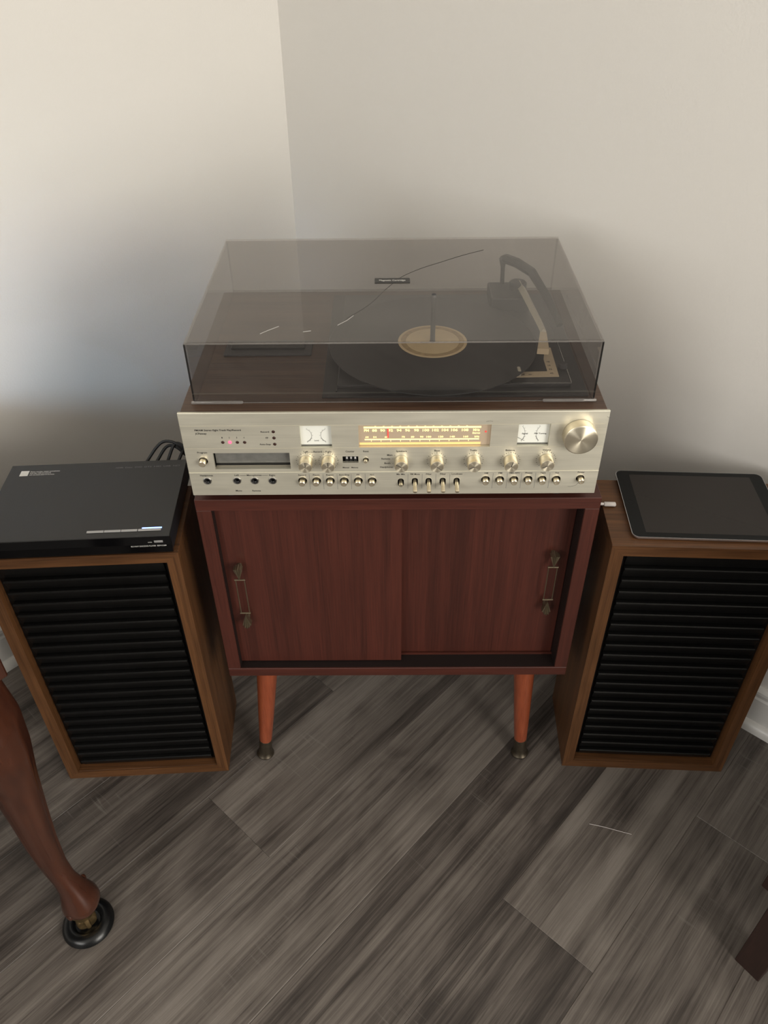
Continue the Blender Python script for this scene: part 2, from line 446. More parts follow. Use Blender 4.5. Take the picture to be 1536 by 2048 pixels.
part(boxes((-CW + .0216, CW - .0216, .0025, .055, CB + .0195, CB + .0203)), 'track_floor', 'track_dark', cabinet)  # near-black strip laid over the recess floor
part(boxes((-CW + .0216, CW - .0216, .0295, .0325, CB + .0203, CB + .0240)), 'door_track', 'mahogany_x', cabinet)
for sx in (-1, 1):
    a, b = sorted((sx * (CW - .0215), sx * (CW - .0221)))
    part(boxes((a, b, .0030, .055, CB + .0203, CT - .0205)), 'side_liner', 'track_dark', cabinet)  # near-black strip over the side panel inside the recess
def handle(door, x, z0, z1, y):
    """art deco pull: two fluted fans joined by a narrow wire loop"""
    bm = bmesh.new()
    def fan(zc, dirn):
        n = 5; w = .0072; ln = .027
        apex_f = bm.verts.new((x, y - .017, zc)); apex_b = bm.verts.new((x, y - .010, zc))
        top = []; bot = []
        for i in range(2 * n - 1):
            u = -1 + 2 * i / (2 * n - 2)
            zz = zc + dirn * (ln - .004 * u * u - (.0 if i % 2 == 0 else .0012))
            top.append(bm.verts.new((x + w * u, y - .012 - .008 * (1 - .6 * u * u) - (.0022 if i % 2 == 0 else 0), zz)))
            bot.append(bm.verts.new((x + w * u, y - .008, zz)))
        for i in range(len(top) - 1):
            bm.faces.new((apex_f, top[i], top[i + 1])); bm.faces.new((apex_b, bot[i + 1], bot[i])); bm.faces.new((top[i], bot[i], bot[i + 1], top[i + 1]))
        bm.faces.new((apex_f, apex_b, bot[0], top[0])); bm.faces.new((apex_f, top[-1], bot[-1], apex_b))
        lathe(bm, [(.0042, 0), (.0042, .010)], at(x, y, zc + dirn * .018), seg=10)
    fan(z1 - .029, 1); fan(z0 + .029, -1)
    a, b = z0 + .031, z1 - .031
    yy = y - .0135
    for sx in (-.0068, .0068): tube(bm, [(x + sx, yy, a), (x + sx, yy, b)], .0009, 8)
    for zz in (a, b): tube(bm, [(x - .0085, yy, zz), (x + .0085, yy, zz)], .0014, 8)
    o = part(bm, 'handle', 'dark_bronze', door); return o
for nm, x0, x1, y, zb, hx, hz in (('l', -.2745, .0072, .016, .3030, -.247, (.412, .549)), ('r', -.02, .2705, .034, .2935+.0165, .2455, (.4215, .556))):
    d = part(boxes((x0, x1, y, y + .012, CB + .0215, CT - .0207), bev=.0006), 'sliding_door', 'mahogany_door', cabinet)
    handle(d, hx, hz[0], hz[1], y)
for sx, xt, xf in ((-1, -.233, -.2642), (1, .230, .246)):
    for yt, yf in ((.050, .035), (.31, .325)):
        top, foot = Vector((xt, yt, CB)), Vector((xf, yf, 0.0))
        ax = (top - foot); Lg = ax.length; M = Matrix.Translation(foot) @ ax.to_track_quat('Z', 'Y').to_matrix().to_4x4()
        bm = lathe(bmesh.new(), [(.0122, .046), (.0150, .12), (.0182, .22), (.0205, Lg - .003)], M, 28)
        lg = part(bm, 'leg', 'leg_wood', cabinet, smooth=True)
        M2 = Matrix.Translation(foot)
        bm = lathe(bmesh.new(), [(.0128, .0), (.0166, .0012), (.0172, .0040), (.0160, .0060), (.0140, .0090), (.0130, .014), (.0128, .040), (.0124, .0475), (.012, .0480)], M @ Matrix.Translation((0, 0, .0008)), 28)
        part(bm, 'ferrule', 'leg_ferrule', lg, smooth=True)

# ------------------------------------------------------------------ stereo receiver with turntable
RX, RY, RZ0, RZ1 = -.0059, -.0089, .6961, .8325
rec = thing('stereo_receiver', 'silver faced stereo receiver with turntable under smoked lid, on red cabinet', 'stereo', (RX, RY, CT))
def lx(x): return x - RX
def ly(y): return y - RY
def lz(z): return z - CT
HB = .2805
def rp(bm, name, mat, parent=None, loc=(0, 0, 0), **k):      # receiver part
    return finish(bm, name, mat, parent or rec, loc=Vector(loc), **k)
# feet, shell and inner chassis
for x in (-.235, .235):
    for y in (.03, .33):
        rp(lathe(bmesh.new(), [(.011, 0), (.012, .002), (.0135, lz(RZ0) + .001)], Matrix.Translation((x, y, 0)), 20), 'foot', 'black_rubber', smooth=True)
b0, b1 = lz(RZ0), lz(RZ1)
rp(boxes((-HB, HB, .0045, .376, b1 - .014, b1 - .0008), bev=.0006), 'top_board', 'receiver_wood')
for sx in (-1, 1):
    a, b = sorted((sx * HB, sx * (HB - .013)))
    rp(boxes((a, b, .0045, .376, b0 + .003, b1 - .014)), 'side_board', 'receiver_wood')
rp(boxes((-HB + .013, HB - .013, .0155, .376, b0 + .003, b1 - .0142)), 'chassis', 'black_plastic')
# faceplate with real openings
FP = .0042
push_l = [(-.1325, .7209), (-.1130, .7207), (-.0939, .7206), (-.0743, .7204), (-.0548, .7203), (-.0355, .7201)]
push_r = [(.1224, .7212), (.1420, .7210), (.1618, .7209), (.1814, .7212), (.2009, .7211), (.2206, .7209)]
jacks = [(-.2654, .7219), (-.2239, .7221), (-.1994, .7219), (-.1744, .7217)]
toggles = [(.0044, .7169), (.0240, .7176), (.0432, .7175), (.0628, .7177), (.0822, .7175)]
lamps4 = [(-.2351, .7865), (-.2255, .7865), (-.2155, .7864), (-.2057, .7863)]
lamps3 = [(-.1656, .8030), (-.1656, .7931), (-.1655, .7830)]
slot = (-.2515, -.1472, .7418, .7688); dial = (-.0524, .1240, .7768, .8122)
met_l = (-.1305, -.0885, .7768, .8120); met_r = (.1602, .2025, .7776, .8130); cnt = (-.0753, -.0537, .7514, .7622)
plate_bm = boxes((-.2834, .2834, 0, FP, b0, b1), bev=.0007, seg=2)
cut = bmesh.new()
for r_ in (slot, dial, met_l, met_r, cnt):
    b2 = boxes((lx(r_[0]), lx(r_[1]), -.01, .02, lz(r_[2]), lz(r_[3])))
    me = bpy.data.meshes.new('t'); b2.to_mesh(me); b2.free(); cut.from_mesh(me)
def hole(x, z, r, seg=20): lathe(cut, [(r, -.02), (r, .02)], at(lx(x), 0, lz(z)), seg)
for p in push_l + push_r: hole(p[0], p[1], .0062)
hole(.2537, .7222, .0060); hole(-.2658, .7559, .0062); hole(-.0434, .7560, .0040)
for p in jacks: hole(p[0], p[1], .0052)
for p in lamps4 + lamps3: hole(p[0], p[1], .0024, 14)
for i, (x, z) in enumerate(toggles):
    w, h = .0043, (.0028 if i == 0 else .0030)
    pts = [(w * cos(a), h + w * sin(a)) for a in [pi * k / 8 for k in range(9)]] + [(w * cos(a), -h + w * sin(a)) for a in [pi + pi * k / 8 for k in range(9)]]
    prism(cut, pts, at(lx(x), .02, lz(z)), .04)
bmesh.ops.recalc_face_normals(cut, faces=cut.faces[:])
def boolean(base_bm, cut_bm, name):
    bmesh.ops.recalc_face_normals(base_bm, faces=base_bm.faces[:])
    ma = bpy.data.meshes.new(name); base_bm.to_mesh(ma); mb = bpy.data.meshes.new('c'); cut_bm.to_mesh(mb)
    a = bpy.data.objects.new(name, ma); b = bpy.data.objects.new('c', mb); COL.objects.link(a); COL.objects.link(b)
    md = a.modifiers.new('b', 'BOOLEAN'); md.operation = 'DIFFERENCE'; md.solver = 'EXACT'; md.object = b
    dg = bpy.context.evaluated_depsgraph_get(); dg.update()
    res = bpy.data.meshes.new_from_object(a.evaluated_get(dg)); out = bmesh.new(); out.from_mesh(res)
    for q in (a, b): bpy.data.objects.remove(q)
    for q in (ma, mb, res): bpy.data.meshes.remove(q)
    return out
plate = rp(boolean(plate_bm, cut, 'faceplate'), 'faceplate', 'faceplate_metal')
# fine grooves across the plate and divider lines between the buttons
gb = boxes(*[(-.2825, .2825, -.00018, .0002, lz(z) - .00022, lz(z) + .00022) for z in (.8126, .7763)])
rp(gb, 'groove', 'champagne_reveal', plate)
rp(boxes((-.2832, .2832, -.0009, .0002, lz(.7350), lz(.7362)), bev=.0003), 'ridge', 'faceplate_metal', plate)
dv = []
for p in (push_l, push_r):
    for (xa, _), (xb, _) in zip(p, p[1:]):
        xm = (xa + xb) / 2; dv.append((lx(xm) - .0002, lx(xm) + .0002, -.00015, .0002, lz(.7058), lz(.7325)))
for xm in (.0144, .0340, .0531, .0724): dv.append((lx(xm) - .0002, lx(xm) + .0002, -.00015, .0002, lz(.7065), lz(.7320)))
for q in dv: rp(boxes(q), 'divider_line', 'print_grey', plate)
# printed lettering
tb = bmesh.new()
def pl(s, xc, z, w, h=.0029, align='CENTER', bold=.012):
    text_into(tb, s, at(lx(xc), -.00022, lz(z) - h * .36), h * 1.35, align, bold, width=w)
pl('FM/AM Stereo Eight Track Play/Record', -.2702, .8058, .0617, .0028, 'LEFT', .02)
pl('JCPenney', -.2700, .8006, .0152, .0030, 'LEFT', .02)
for i, s in enumerate('1234'): pl(s, lamps4[i][0], .7939, .0012, .0026)
pl('Record', -.1712, .8028, .0112, align='RIGHT'); pl('FF', -.1732, .7930, .0034, align='RIGHT'); pl('Auto-Stop', -.1709, .7828, .0150, align='RIGHT')
pl('Program', -.2654, .7698, .0134); pl('Headphones', -.2654, .7310, .0178)
pl('Left', -.2232, .7312, .0064); pl('Microphones', -.1992, .7310, .0205); pl('Right', -.1740, .7308, .0084)
pl('Mono', -.2236, .7040, .0086); pl('Remote', -.1987, .7038, .0118)
pl('Left', -.1245, .7700, .0060); pl('Record', -.1085, .7700, .0112); pl('Right', -.0938, .7700, .0080)
pl('Counter', -.0647, .7702, .0120); pl('Reset', -.0430, .7702, .0076); pl('Manual', -.0712, .7434, .0088, .0024); pl('Memory', -.0589, .7434, .0092, .0024)
pl('Speakers', .0049, .7702, .0144); pl('Main', -.0071, .7638, .0073, align='RIGHT'); pl('Remote', -.0104, .7577, .0118, align='RIGHT')
pl('Both', -.0100, .7502, .0082, align='RIGHT'); pl('Headphones', -.0064, .7437, .0178, align='RIGHT')
for s, x, w in (('Bass', .0534, .0074), ('Treble', .1024, .0094), ('Balance', .1522, .0122), ('Volume', .2015, .0112)): pl(s, x, .7706, w)
for (x, z), s, w in zip(push_l, ('Record', 'Pause', 'Repeat', 'Auto-Stop', 'FF', 'ALC'), (.0106, .0090, .0104, .0146, .0040, .0062)): pl(s, x, .7308, w, .0026)
for (x, z), s, w in zip(toggles, ('Mic Mix', 'FM Mute', 'Filter', 'Filter', 'Loudness'), (.0116, .0132, .0080, .0080, .0148)): pl(s, x, .7312, w, .0026)
for (x, z), s, w in zip(push_r, ('AM', 'FM', 'FM5-AFC', 'Phono', 'Tape', 'Aux'), (.0052, .0050, .0150, .0100, .0074, .0058)): pl(s, x, .7322, w, .0026)
pl('Power', .2537, .7328, .0096, .0028)
for xa, xb, z in ((-.2190, -.2105, .7305), (-.1882, -.1800, .7305), (-.1210, -.1148, .7695), (-.1025, -.0982, .7695)):
    box(tb, lx(xa), lx(xb), -.0003, -.0002, lz(z), lz(z) + .00035)
rot = [(-.1253, .7548, 'l', 90), (-.0946, .7546, 'l', 90), (.0049, .7514 + .003, 's', 40), (.0532, .7543, 'l', -40), (.1036, .7541, 'l', 30), (.1536, .7539, 'l', 70), (.2022, .7551, 'l', 32)]
for x, z, k, _ in rot:
    if k == 'l':
        for i in range(21):
            a = radians(-50 + 280 * i / 20)
            if i % 2 and i % 4 == 1 and False: continue
            M = at(lx(x), -.0002, lz(z)) @ Matrix.Rotation(a, 4, 'Z') @ Matrix.Translation((.0122 + (.0006 if i % 2 else 0), 0, 0))
            prism(tb, [(0, -.0003), (.0016, -.0003), (.0016, .0003), (0, .0003)] if i % 2 == 0 else [(0, -.0002), (.0009, -.0002), (.0009, .0002), (0, .0002)], M, .00008)
    else:
        for z2, x2 in ((.7635, -.0048), (.7575, -.0072), (.7500, -.0072), (.7440, -.0046)):
            box(tb, lx(x2), lx(x2) + .0012, -.0003, -.0002, lz(z2), lz(z2) + .0003)
# little scuffs near the power button and top corner
for q in ([(.246, .709), (.2495, .7105), (.2525, .7155)], [(.238, .7085), (.242, .7082), (.246, .709)], [(.2745, .8235), (.2765, .8220), (.2790, .8215)], [(.1165, .8170), (.1215, .8180), (.1255, .8172)]):
    tube(tb, [(lx(a), -.00015, lz(b)) for a, b in q], .00016, 4)
rp(tb, 'lettering', 'print_black', plate, kind='stuff')
# rotary knobs
def knob(x, z, r, h, pang=None, name='knob'):
    bm = lathe(bmesh.new(), [(r * .98, 0), (r, .0012), (r * .985, h - .0008), (r * .93, h)], FRONT, 48, mi=[0, 0, 0, 0])
    k = rp(bm, name, 'knob_side', None, (lx(x), -.0004, lz(z)), smooth=True)
    f = finish(lathe(bmesh.new(), [(r * .93, 0), (r * .91, .00025), (r * .2, .0001), (0, .0001)], FRONT, 48, cap=False), 'knob_face', 'knob_face', k, (0, -h, 0), smooth=True)
    if pang is not None:
        M = at(0, -h - .0001, 0) @ Matrix.Rotation(radians(pang), 4, 'Z')
        finish(prism(bmesh.new(), [(.0, -.0004), (r * .86, -.0004), (r * .86, .0004), (.0, .0004)], M, .0003), 'pointer_line', 'print_black', k)
    return k
for (x, z, k, ang), a in zip(rot, (90, 90, 150, -40, 205, 78, 205)): knob(x, z, .0094, .0150, a)
big = knob(.2411, .7969, .0225, .0158, None, 'tuning_knob'); big['label'] = 'large silver tuning knob'
# push buttons and their dark wells
def button(x, z, r=.0042, h=.0075, name='push_button', dx=-.0004):
    bm = lathe(bmesh.new(), [(r * .95, -.010), (r, 0), (r, h - .0006), (r * .8, h), (0, h - .0004)], FRONT, 24)
    return rp(bm, name, 'knob_side', None, (lx(x) + dx, 0, lz(z)), smooth=True)
for p in push_l + push_r: button(p[0], p[1] - .0005)
button(.2537, .7217, .0040, .0080, 'power_button', .0004); button(-.2658, .7556, .0048, .0080, 'program_button', -.0006); button(-.0434, .7556, .0026, .0050, 'reset_button')
for x, z in jacks:
    bm = lathe(bmesh.new(), [(.0060, 0), (.0062, .0004), (.0056, .0012), (.0046, .0013), (.0036, .0002), (.0033, -.0006), (.0024, -.001), (.0020, -.009)], FRONT, 28, cap=False)
    for f in bm.faces:
        if all((v.co.x ** 2 + v.co.z ** 2) ** .5 < .0047 for v in f.verts): f.material_index = 1
    rp(bm, 'jack_socket', ['chrome', 'black_plastic'], None, (lx(x), 0, lz(z)), smooth=True)
for i, (x, z) in enumerate(toggles):
    if i == 0: pts = [(0, .008, 0), (0, -.002, -.0008), (0, -.0055, -.0016)]; rr = [.0022, .0024, .0026]
    else: pts = [(0, .008, .0012), (0, -.002, -.0004), (0, -.0170, -.0040), (0, -.0178, -.0043)]; rr = [.0021, .0024, .0029, .0024]
    rp(tube(bmesh.new(), pts, .0024, 14, rr), 'toggle_lever', 'knob_side', None, (lx(x), 0, lz(z)), smooth=True)
for i, (x, z) in enumerate(lamps4 + lamps3):
    lit = i == 1
    bm = lathe(bmesh.new(), [(.0023, -.0015), (.0023, .0002), (.0016, .0010), (0, .0013)], FRONT, 16)
    o = rp(bm, 'indicator_lamp', 'red_lit_lamp' if lit else 'lamp_lens', None, (lx(x), 0, lz(z)), smooth=True)
    if lit: o['label'] = 'glowing red programme lamp'
# eight track slot
sx0, sx1, sz0, sz1 = slot
sd = rp(boxes((lx(sx0) + .0006, lx(sx1) - .0006, .0085, .0100, lz(sz0) + .0045, lz(sz1) - .0005), bev=.0004), 'tape_slot_flap', 'slot_door')
rp(boxes((lx(sx0) - .001, lx(sx1) + .001, .0105, .0115, lz(sz0) - .001, lz(sz1) + .001)), 'tape_slot', 'black_plastic')
rp(boxes((lx(sx0), lx(sx1), FP, .0098, lz(sz0) - .0012, lz(sz0) - .0002)), 'slot_lip', 'champagne_reveal')
# tape counter
c = rp(boxes((lx(cnt[0]) - .001, lx(cnt[1]) + .001, .0080, .0090, lz(cnt[2]) - .001, lz(cnt[3]) + .001)), 'tape_counter', 'counter_wheel')
for i, s in enumerate('008'):
    xw = lx(cnt[0]) + .0060 + i * .0057
    w = finish(lathe(bmesh.new(), [(.0065, -.0022), (.0065, .0022)], Matrix.Translation((xw, .0078, lz(.7565))) @ Matrix.Rotation(pi / 2, 4, 'Y'), 24), 'number_wheel', 'counter_wheel', c, smooth=True)
    nb = bmesh.new(); text_into(nb, s, at(xw, .0009, lz(.7575)), .0050, 'CENTER', .02); finish(nb, 'digit', 'print_white', c)
# level meters
def meter(r_, side):
    cx = (lx(r_[0]) + lx(r_[1])) / 2; z0, z1 = lz(r_[2]), lz(r_[3]); w = r_[1] - r_[0]
    m_ = rp(boxes((cx - w / 2 - .001, cx + w / 2 + .001, .0062, .0070, z0 - .001, z1 + .001)), 'level_meter' if side == 'l' else 'signal_meter', 'meter_face')
    g = bmesh.new(); zc = (z0 + z1) / 2 - .0036
    for sgn in (-1, 1):
        rad = .0105; xc = cx + (sgn * w * .40 if side == 'l' else (-.0280 if sgn < 0 else .0215)); A0, A1 = (-68, 68) if side == 'l' else (-42, 42)
        if side == 'r': rad = .017
        for k in range(18):
            a, b = radians(A0 + (A1 - A0) * k / 18), radians(A0 + (A1 - A0) * (k + 1) / 18)
            th = .0004 if k > 5 else .0008
            q = [(xc - sgn * rr * cos(t_), zc + .002 + rr * sin(t_)) for rr, t_ in ((rad, a), (rad, b), (rad + th, b), (rad + th, a))]
            vs = [g.verts.new((u, .0060, v)) for u, v in q]; g.faces.new(vs if sgn < 0 else vs[::-1])
        for k in range(7):
            a = radians(A0 + (A1 - A0) * k / 6)
            u, v = xc - sgn * (rad + .0014) * cos(a), zc + .002 + (rad + .0014) * sin(a)
            box(g, u - .0003, u + .0003, .0059, .0061, v - .0003, v + .0003)
    if side == 'l': text_into(g, 'Level', at(cx, .0059, zc - .0072), .0030, 'CENTER', .01)
    else:
        text_into(g, 'Signal', at(cx - .0110, .0059, zc + .0010), .0030, 'CENTER', .02, width=.0080)
        text_into(g, 'FM Tuning', at(cx + .0098, .0059, zc + .0010), .0030, 'CENTER', .02, width=.0160)
        tube(g, [(cx - .0200, .0058, zc - .004), (cx - .0105, .0058, zc - .0095)], .0003, 4)
    finish(g, 'meter_scale', 'print_grey', m_, kind='stuff')
    finish(boxes((cx - w / 2, cx + w / 2, FP, .0062, z0 - .0010, z0 - .0001), (cx - w / 2, cx + w / 2, .0050, .0062, z0 - .0001, z0 + .0014)), 'meter_ledge', 'slot_door', m_)
    rv = boxes((cx - w / 2 - .0008, cx - w / 2, FP, .0062, z0, z1), (cx + w / 2, cx + w / 2 + .0008, FP, .0062, z0, z1), (cx - w / 2, cx + w / 2, FP, .0062, z1, z1 + .0008))
    finish(rv, 'reveal', 'champagne_reveal', m_)
    finish(boxes((cx - w / 2, cx + w / 2, .0020, .0026, z0 + .0001, z1 - .0001)), 'window_pane', 'clear_window', m_)
meter(met_l, 'l'); meter(met_r, 'r')
# lit tuning dial
dx0, dx1, dz0, dz1 = lx(dial[0]), lx(dial[1]), lz(dial[2]), lz(dial[3])
dl = rp(boxes((dx0 - .001, dx1 + .001, .0060, .0068, dz0 - .001, dz1 + .001)), 'tuning_dial', 'dial_back')
dl['label'] = 'lit amber radio tuning dial'
YD = .0056; DS = .0036          # print plane sits behind the plate, so it hangs a little lower
finish(boxes((lx(-.0455), lx(.1112), YD, YD + .0003, lz(.8072) - DS, lz(.8098) - DS)), 'lit_band', 'dial_glow', dl)
finish(boxes((lx(-.0445), lx(.1095), YD, YD + .0003, lz(.7884) - DS, lz(.7902) - DS)), 'lit_band', 'dial_glow', dl)
finish(boxes((dx0 + .001, dx1 - .012, YD, YD + .0003, dz0 + .0005, dz0 + .0040)), 'lit_ledge', 'dial_amber', dl)
db = bmesh.new()
def dt(s, x, z, h=.0046, w=None): text_into(db, s, at(lx(x), YD - .0002, lz(z) - DS - h * .36), h * 1.3, 'CENTER', .035, width=w)
for s, x in zip(('FM', '88', '90', '92', '94', '96', '98', '100', '102', '104', '106', '108', 'MHz'), (-.0418, -.0310, -.0202, -.0096, .0018, .0131, .0250, .0376, .0505, .0634, .0757, .0900, .1052)):
    dt(s, x, .8037, .0040, .0090 if len(s) == 3 else .0066)
for s, x in zip(('AM', '54', '60', '70', '80', '90', '100', '120', '140', '160', 'kHz'), (-.0415, -.0307, -.0152, .0075, .0200, .0322, .0418, .0580, .0735, .0915, .1065)):
    dt(s, x, .7932, .0028, .0066 if len(s) == 3 else .0046)
dt('Stereo', .1052, .7990, .0030, .0106)
for i in range(12): box(db, lx(-.0310) + i * .0111, lx(-.0310) + i * .0111 + .0022, YD, YD + .0002, lz(.8098) - DS, lz(.8108) - DS)
for i in range(11): box(db, lx(-.0360) + i * .0131, lx(-.0360) + i * .0131 + .0009, YD, YD + .0002, lz(.7860) - DS, lz(.7878) - DS)
finish(db, 'dial_numbers', 'dial_print', dl, kind='stuff')
finish(boxes((lx(-.0130) - .0009, lx(-.0130) + .0009, YD - .0014, YD - .0008, lz(.7928) - DS, lz(.8070) - DS)), 'pointer', 'dial_pointer', dl)
finish(lathe(bmesh.new(), [(.0014, 0), (.0012, .0008), (0, .001)], at(lx(.1178), YD, lz(.8012) - DS), 14), 'stereo_lamp', 'dial_pointer', dl)
finish(boxes((dx0, dx1, FP, .0060, dz0 - .0014, dz0 - .0002)), 'dial_ledge', 'champagne_reveal', dl)
finish(boxes((dx0 - .0008, dx0, FP, .0060, dz0, dz1), (dx1, dx1 + .0008, FP, .0060, dz0, dz1), (dx0, dx1, FP, .0060, dz1, dz1 + .0008)), 'reveal', 'champagne_reveal', dl)
finish(boxes((dx0, dx1, .0020, .0026, dz0 + .0001, dz1 - .0001)), 'window_pane', 'clear_window', dl)

# turntable deck
ZT = b1 - .0008
deck = rp(boxes((lx(-.1012), lx(.2560), ly(.0275), ly(.3480), ZT, ZT + .0022), bev=.0006), 'turntable_deck', 'deck_black')
finish(boxes((lx(-.0815), lx(.2355), ly(.0500), ly(.3350), ZT + .0022, ZT + .0075), bev=.0012, seg=2), 'deck_plate', 'deck_plate', deck, smooth=False)
PZ = ZT + .0080
tri = boxes((lx(.1560), lx(.2362), ly(.0492), ly(.0500), PZ - .0002, PZ + .0008), (lx(.2354), lx(.2362), ly(.0492), ly(.1700), PZ - .0002, PZ + .0008), (lx(.1552), lx(.1560), ly(.0492), ly(.0660), PZ - .0002, PZ + .0008))
finish(tri, 'trim_strip', 'chrome', deck)
tri2 = boxes((lx(-.0835), lx(-.0815), ly(.0400), ly(.1700), ZT + .0022, ZT + .0040))
finish(tri2, 'trim_strip', 'black_plastic', deck)
cp = bmesh.new()
prism(cp, [(lx(.1567), ly(.0665)), (lx(.2219), ly(.0676)), (lx(.2232), ly(.1500)), (lx(.2150), ly(.1500)), (lx(.2080), ly(.1161)), (lx(.2080), ly(.0815)), (lx(.1567), ly(.0800))], Matrix.Translation((0, 0, PZ - .0005)), .0009)
cp_o = finish(cp, 'control_plate', 'cream_plate', deck)
mk = bmesh.new(); flat = Matrix.Identity(4)
for s, x, y in (('off', .1730, .0712), ('on', .1830, .0712), ('45', .2130, .0740), ('33', .2130, .0850), ('16', .2130, .0960), ('78', .2130, .1060)):
    text_into(mk, s, Matrix.Translation((lx(x), ly(y), PZ + .0006)), .0048, 'CENTER', .02)
finish(mk, 'lettering', 'print_black', deck, kind='stuff')
finish(boxes((lx(.1645), lx(.1695), ly(.0660), ly(.0790), PZ + .0004, PZ + .0100), bev=.0012), 'control_lever', 'tonearm_metal', deck)
finish(lathe(bmesh.new(), [(.0062, 0), (.0062, .006), (.005, .007), (0, .0072)], Matrix.Translation((lx(.2310), ly(.0930), PZ)), 24), 'size_selector', 'tray_grey', deck, smooth=True)
RCX, RCY = .0520, .1545
plat = finish(lathe(bmesh.new(), [(.134, 0), (.138, .002), (.140, .006), (.139, .0075), (0, .0075)], Matrix.Translation((lx(RCX), ly(RCY), PZ)), 64), 'platter', 'deck_black', deck, smooth=True)
ZR = PZ + .0078
finish(lathe(bmesh.new(), [(.0036, 0), (.0036, .060), (.0046, .063), (.0046, .070), (.003, .0735), (0, .0745)], Matrix.Translation((lx(RCX), ly(RCY), ZR + .0006)), 18), 'spindle', 'tray_grey', deck, smooth=True)
# tonearm and changer arm
finish(boxes((lx(.1480), lx(.2080), ly(.2700), ly(.3330), PZ, PZ + .022), bev=.003, seg=2), 'tonearm_base', 'deck_black', deck)
ta = bmesh.new()
tube(ta, [(lx(.1960), ly(.3120), PZ + .0270), (lx(.2000), ly(.2700), PZ + .0270), (lx(.2085), ly(.1800), PZ + .0250), (lx(.2110), ly(.1550), PZ + .0230)], .005, 4, [.0062, .0058, .0050, .0046])
ta_o = finish(ta, 'tonearm', 'tonearm_metal', deck)
finish(lathe(bmesh.new(), [(.014, 0), (.014, .010), (.012, .012), (0, .012)], Matrix.Translation((lx(.1930), ly(.3080), PZ + .0205)), 24), 'tonearm_pivot', 'tray_grey', deck, smooth=True)
hs = bmesh.new()
prism(hs, [(lx(.2060), ly(.1540)), (lx(.2150), ly(.1520)), (lx(.2110), ly(.1020)), (lx(.1950), ly(.1040))], Matrix.Translation((0, 0, PZ + .0150)), .0085)
finish(hs, 'headshell', 'cream_plate', deck)
oa = bmesh.new()
P_ = [(lx(.1690), ly(.3300), PZ + .0600), (lx(.1720), ly(.3230), PZ + .0640), (lx(.1880), ly(.3060), PZ + .0640), (lx(.2080), ly(.2780), PZ + .0600), (lx(.2260), ly(.2250), PZ + .0420), (lx(.2400), ly(.1850), PZ + .0180)]
tube(oa, P_, .007, 6, [.0060, .0075, .0075, .0072, .0060, .0055])
tube(oa, [(lx(.1710), ly(.3260), PZ + .0200), (lx(.1700), ly(.3270), PZ + .0480), (lx(.1690), ly(.3290), PZ + .0620)], .005, 10, [.0036, .0034, .0060])
finish(oa, 'changer_arm', 'deck_black', deck)
# accessory tray left of the deck
tr = rp(boxes((lx(-.2520), lx(-.1240), ly(.1450), ly(.1905), ZT, ZT + .0030), bev=.001), 'accessory_tray', 'tray_grey')
finish(boxes((lx(-.2430), lx(-.1350), ly(.1600), ly(.1840), ZT + .0030, ZT + .0060), bev=.0008), 'tray_insert', 'black_plastic', tr)
# dust cover: separate acrylic panes, open underneath
cvx0, cvx1, cvy0, cvy1, cz0, cz1, TH = lx(-.2710), lx(.2600), ly(.0170), ly(.3680), ZT + .0004, lz(.9211), .0028
cov = rp(boxes((cvx0, cvx1, cvy0, cvy1, cz1 - TH, cz1), bev=.0008, seg=2), 'dust_cover', 'smoked_acrylic_top'); cov['label'] = 'smoked grey acrylic dust cover'
finish(boxes((cvx0, cvx1, cvy0, cvy0 + TH, cz0, cz1 - TH)), 'front_pane', 'smoked_acrylic', cov)
finish(boxes((cvx0, cvx1, cvy1 - TH, cvy1, cz0, cz1 - TH)), 'back_pane', 'smoked_acrylic', cov)
for sx, a in ((0, cvx0), (1, cvx1 - TH)): finish(boxes((a, a + TH, cvy0 + TH, cvy1 - TH, cz0, cz1 - TH)), 'side_pane', 'smoked_acrylic', cov)
for a, b in ((cvx0 - .0006, cvx0 + .0012), (cvx1 - .0012, cvx1 + .0006)): finish(boxes((a, b, cvy0 - .0005, cvy0 + .0016, cz0 + .004, cz1 - .003)), 'corner_edge', 'acrylic_dark_edge', cov)  # dark strips paint in the refraction at the front corners of the lid
for a, b in ((cvx0 - .0035, cvx0 + .066), (cvx1 - .068, cvx1 + .0035)):
    finish(boxes((a, b, cvy0 - .0042, cvy0 + .0002, cz0, cz0 + .0042), bev=.0018, seg=2), 'corner_lip', 'acrylic_edge', cov, smooth=True)
finish(boxes((cvx0 + .066, cvx1 - .068, cvy0 - .0008, cvy0, cz0, cz0 + .0010), (cvx0, cvx1, cvy0 - .0004, cvy0 + .0010, cz1 - .0030, cz1 - .0014), (cvx0, cvx1, cvy1 - TH, cvy1 + .0004, cz0, cz0 + .0030)), 'edge_glint', 'acrylic_edge', cov)  # pale strips paint in the bright lines where lid edges catch light
bdg = finish(boxes((lx(-.0312), lx(.0196), ly(.1925), ly(.2095), cz1, cz1 + .0008), bev=.0003), 'badge', 'black_plastic', cov)
bt = bmesh.new(); text_into(bt, 'Magnetic Cartridge', Matrix.Translation((lx(-.0058), ly(.1990), cz1 + .0009)), .0072, 'CENTER', .02, width=.038); finish(bt, 'badge_lettering', 'print_white', cov)
ck = bmesh.new(); zc = cz1 + .0001
tube(ck, smoothpath([(lx(a), ly(b), zc) for a, b in ((-.0162, .1703), (-.003, .196), (.0091, .2164), (.036, .244), (.0662, .2668), (.100, .292), (.1358, .3143))], 5), .00042, 4)
tube(ck, smoothpath([(lx(a), ly(b), zc) for a, b in ((-.067, .0818), (-.050, .104), (-.034, .130), (-.0162, .1703))], 5), .00016, 4)
finish(ck, 'crack', 'crack', cov)
sc_ = bmesh.new()
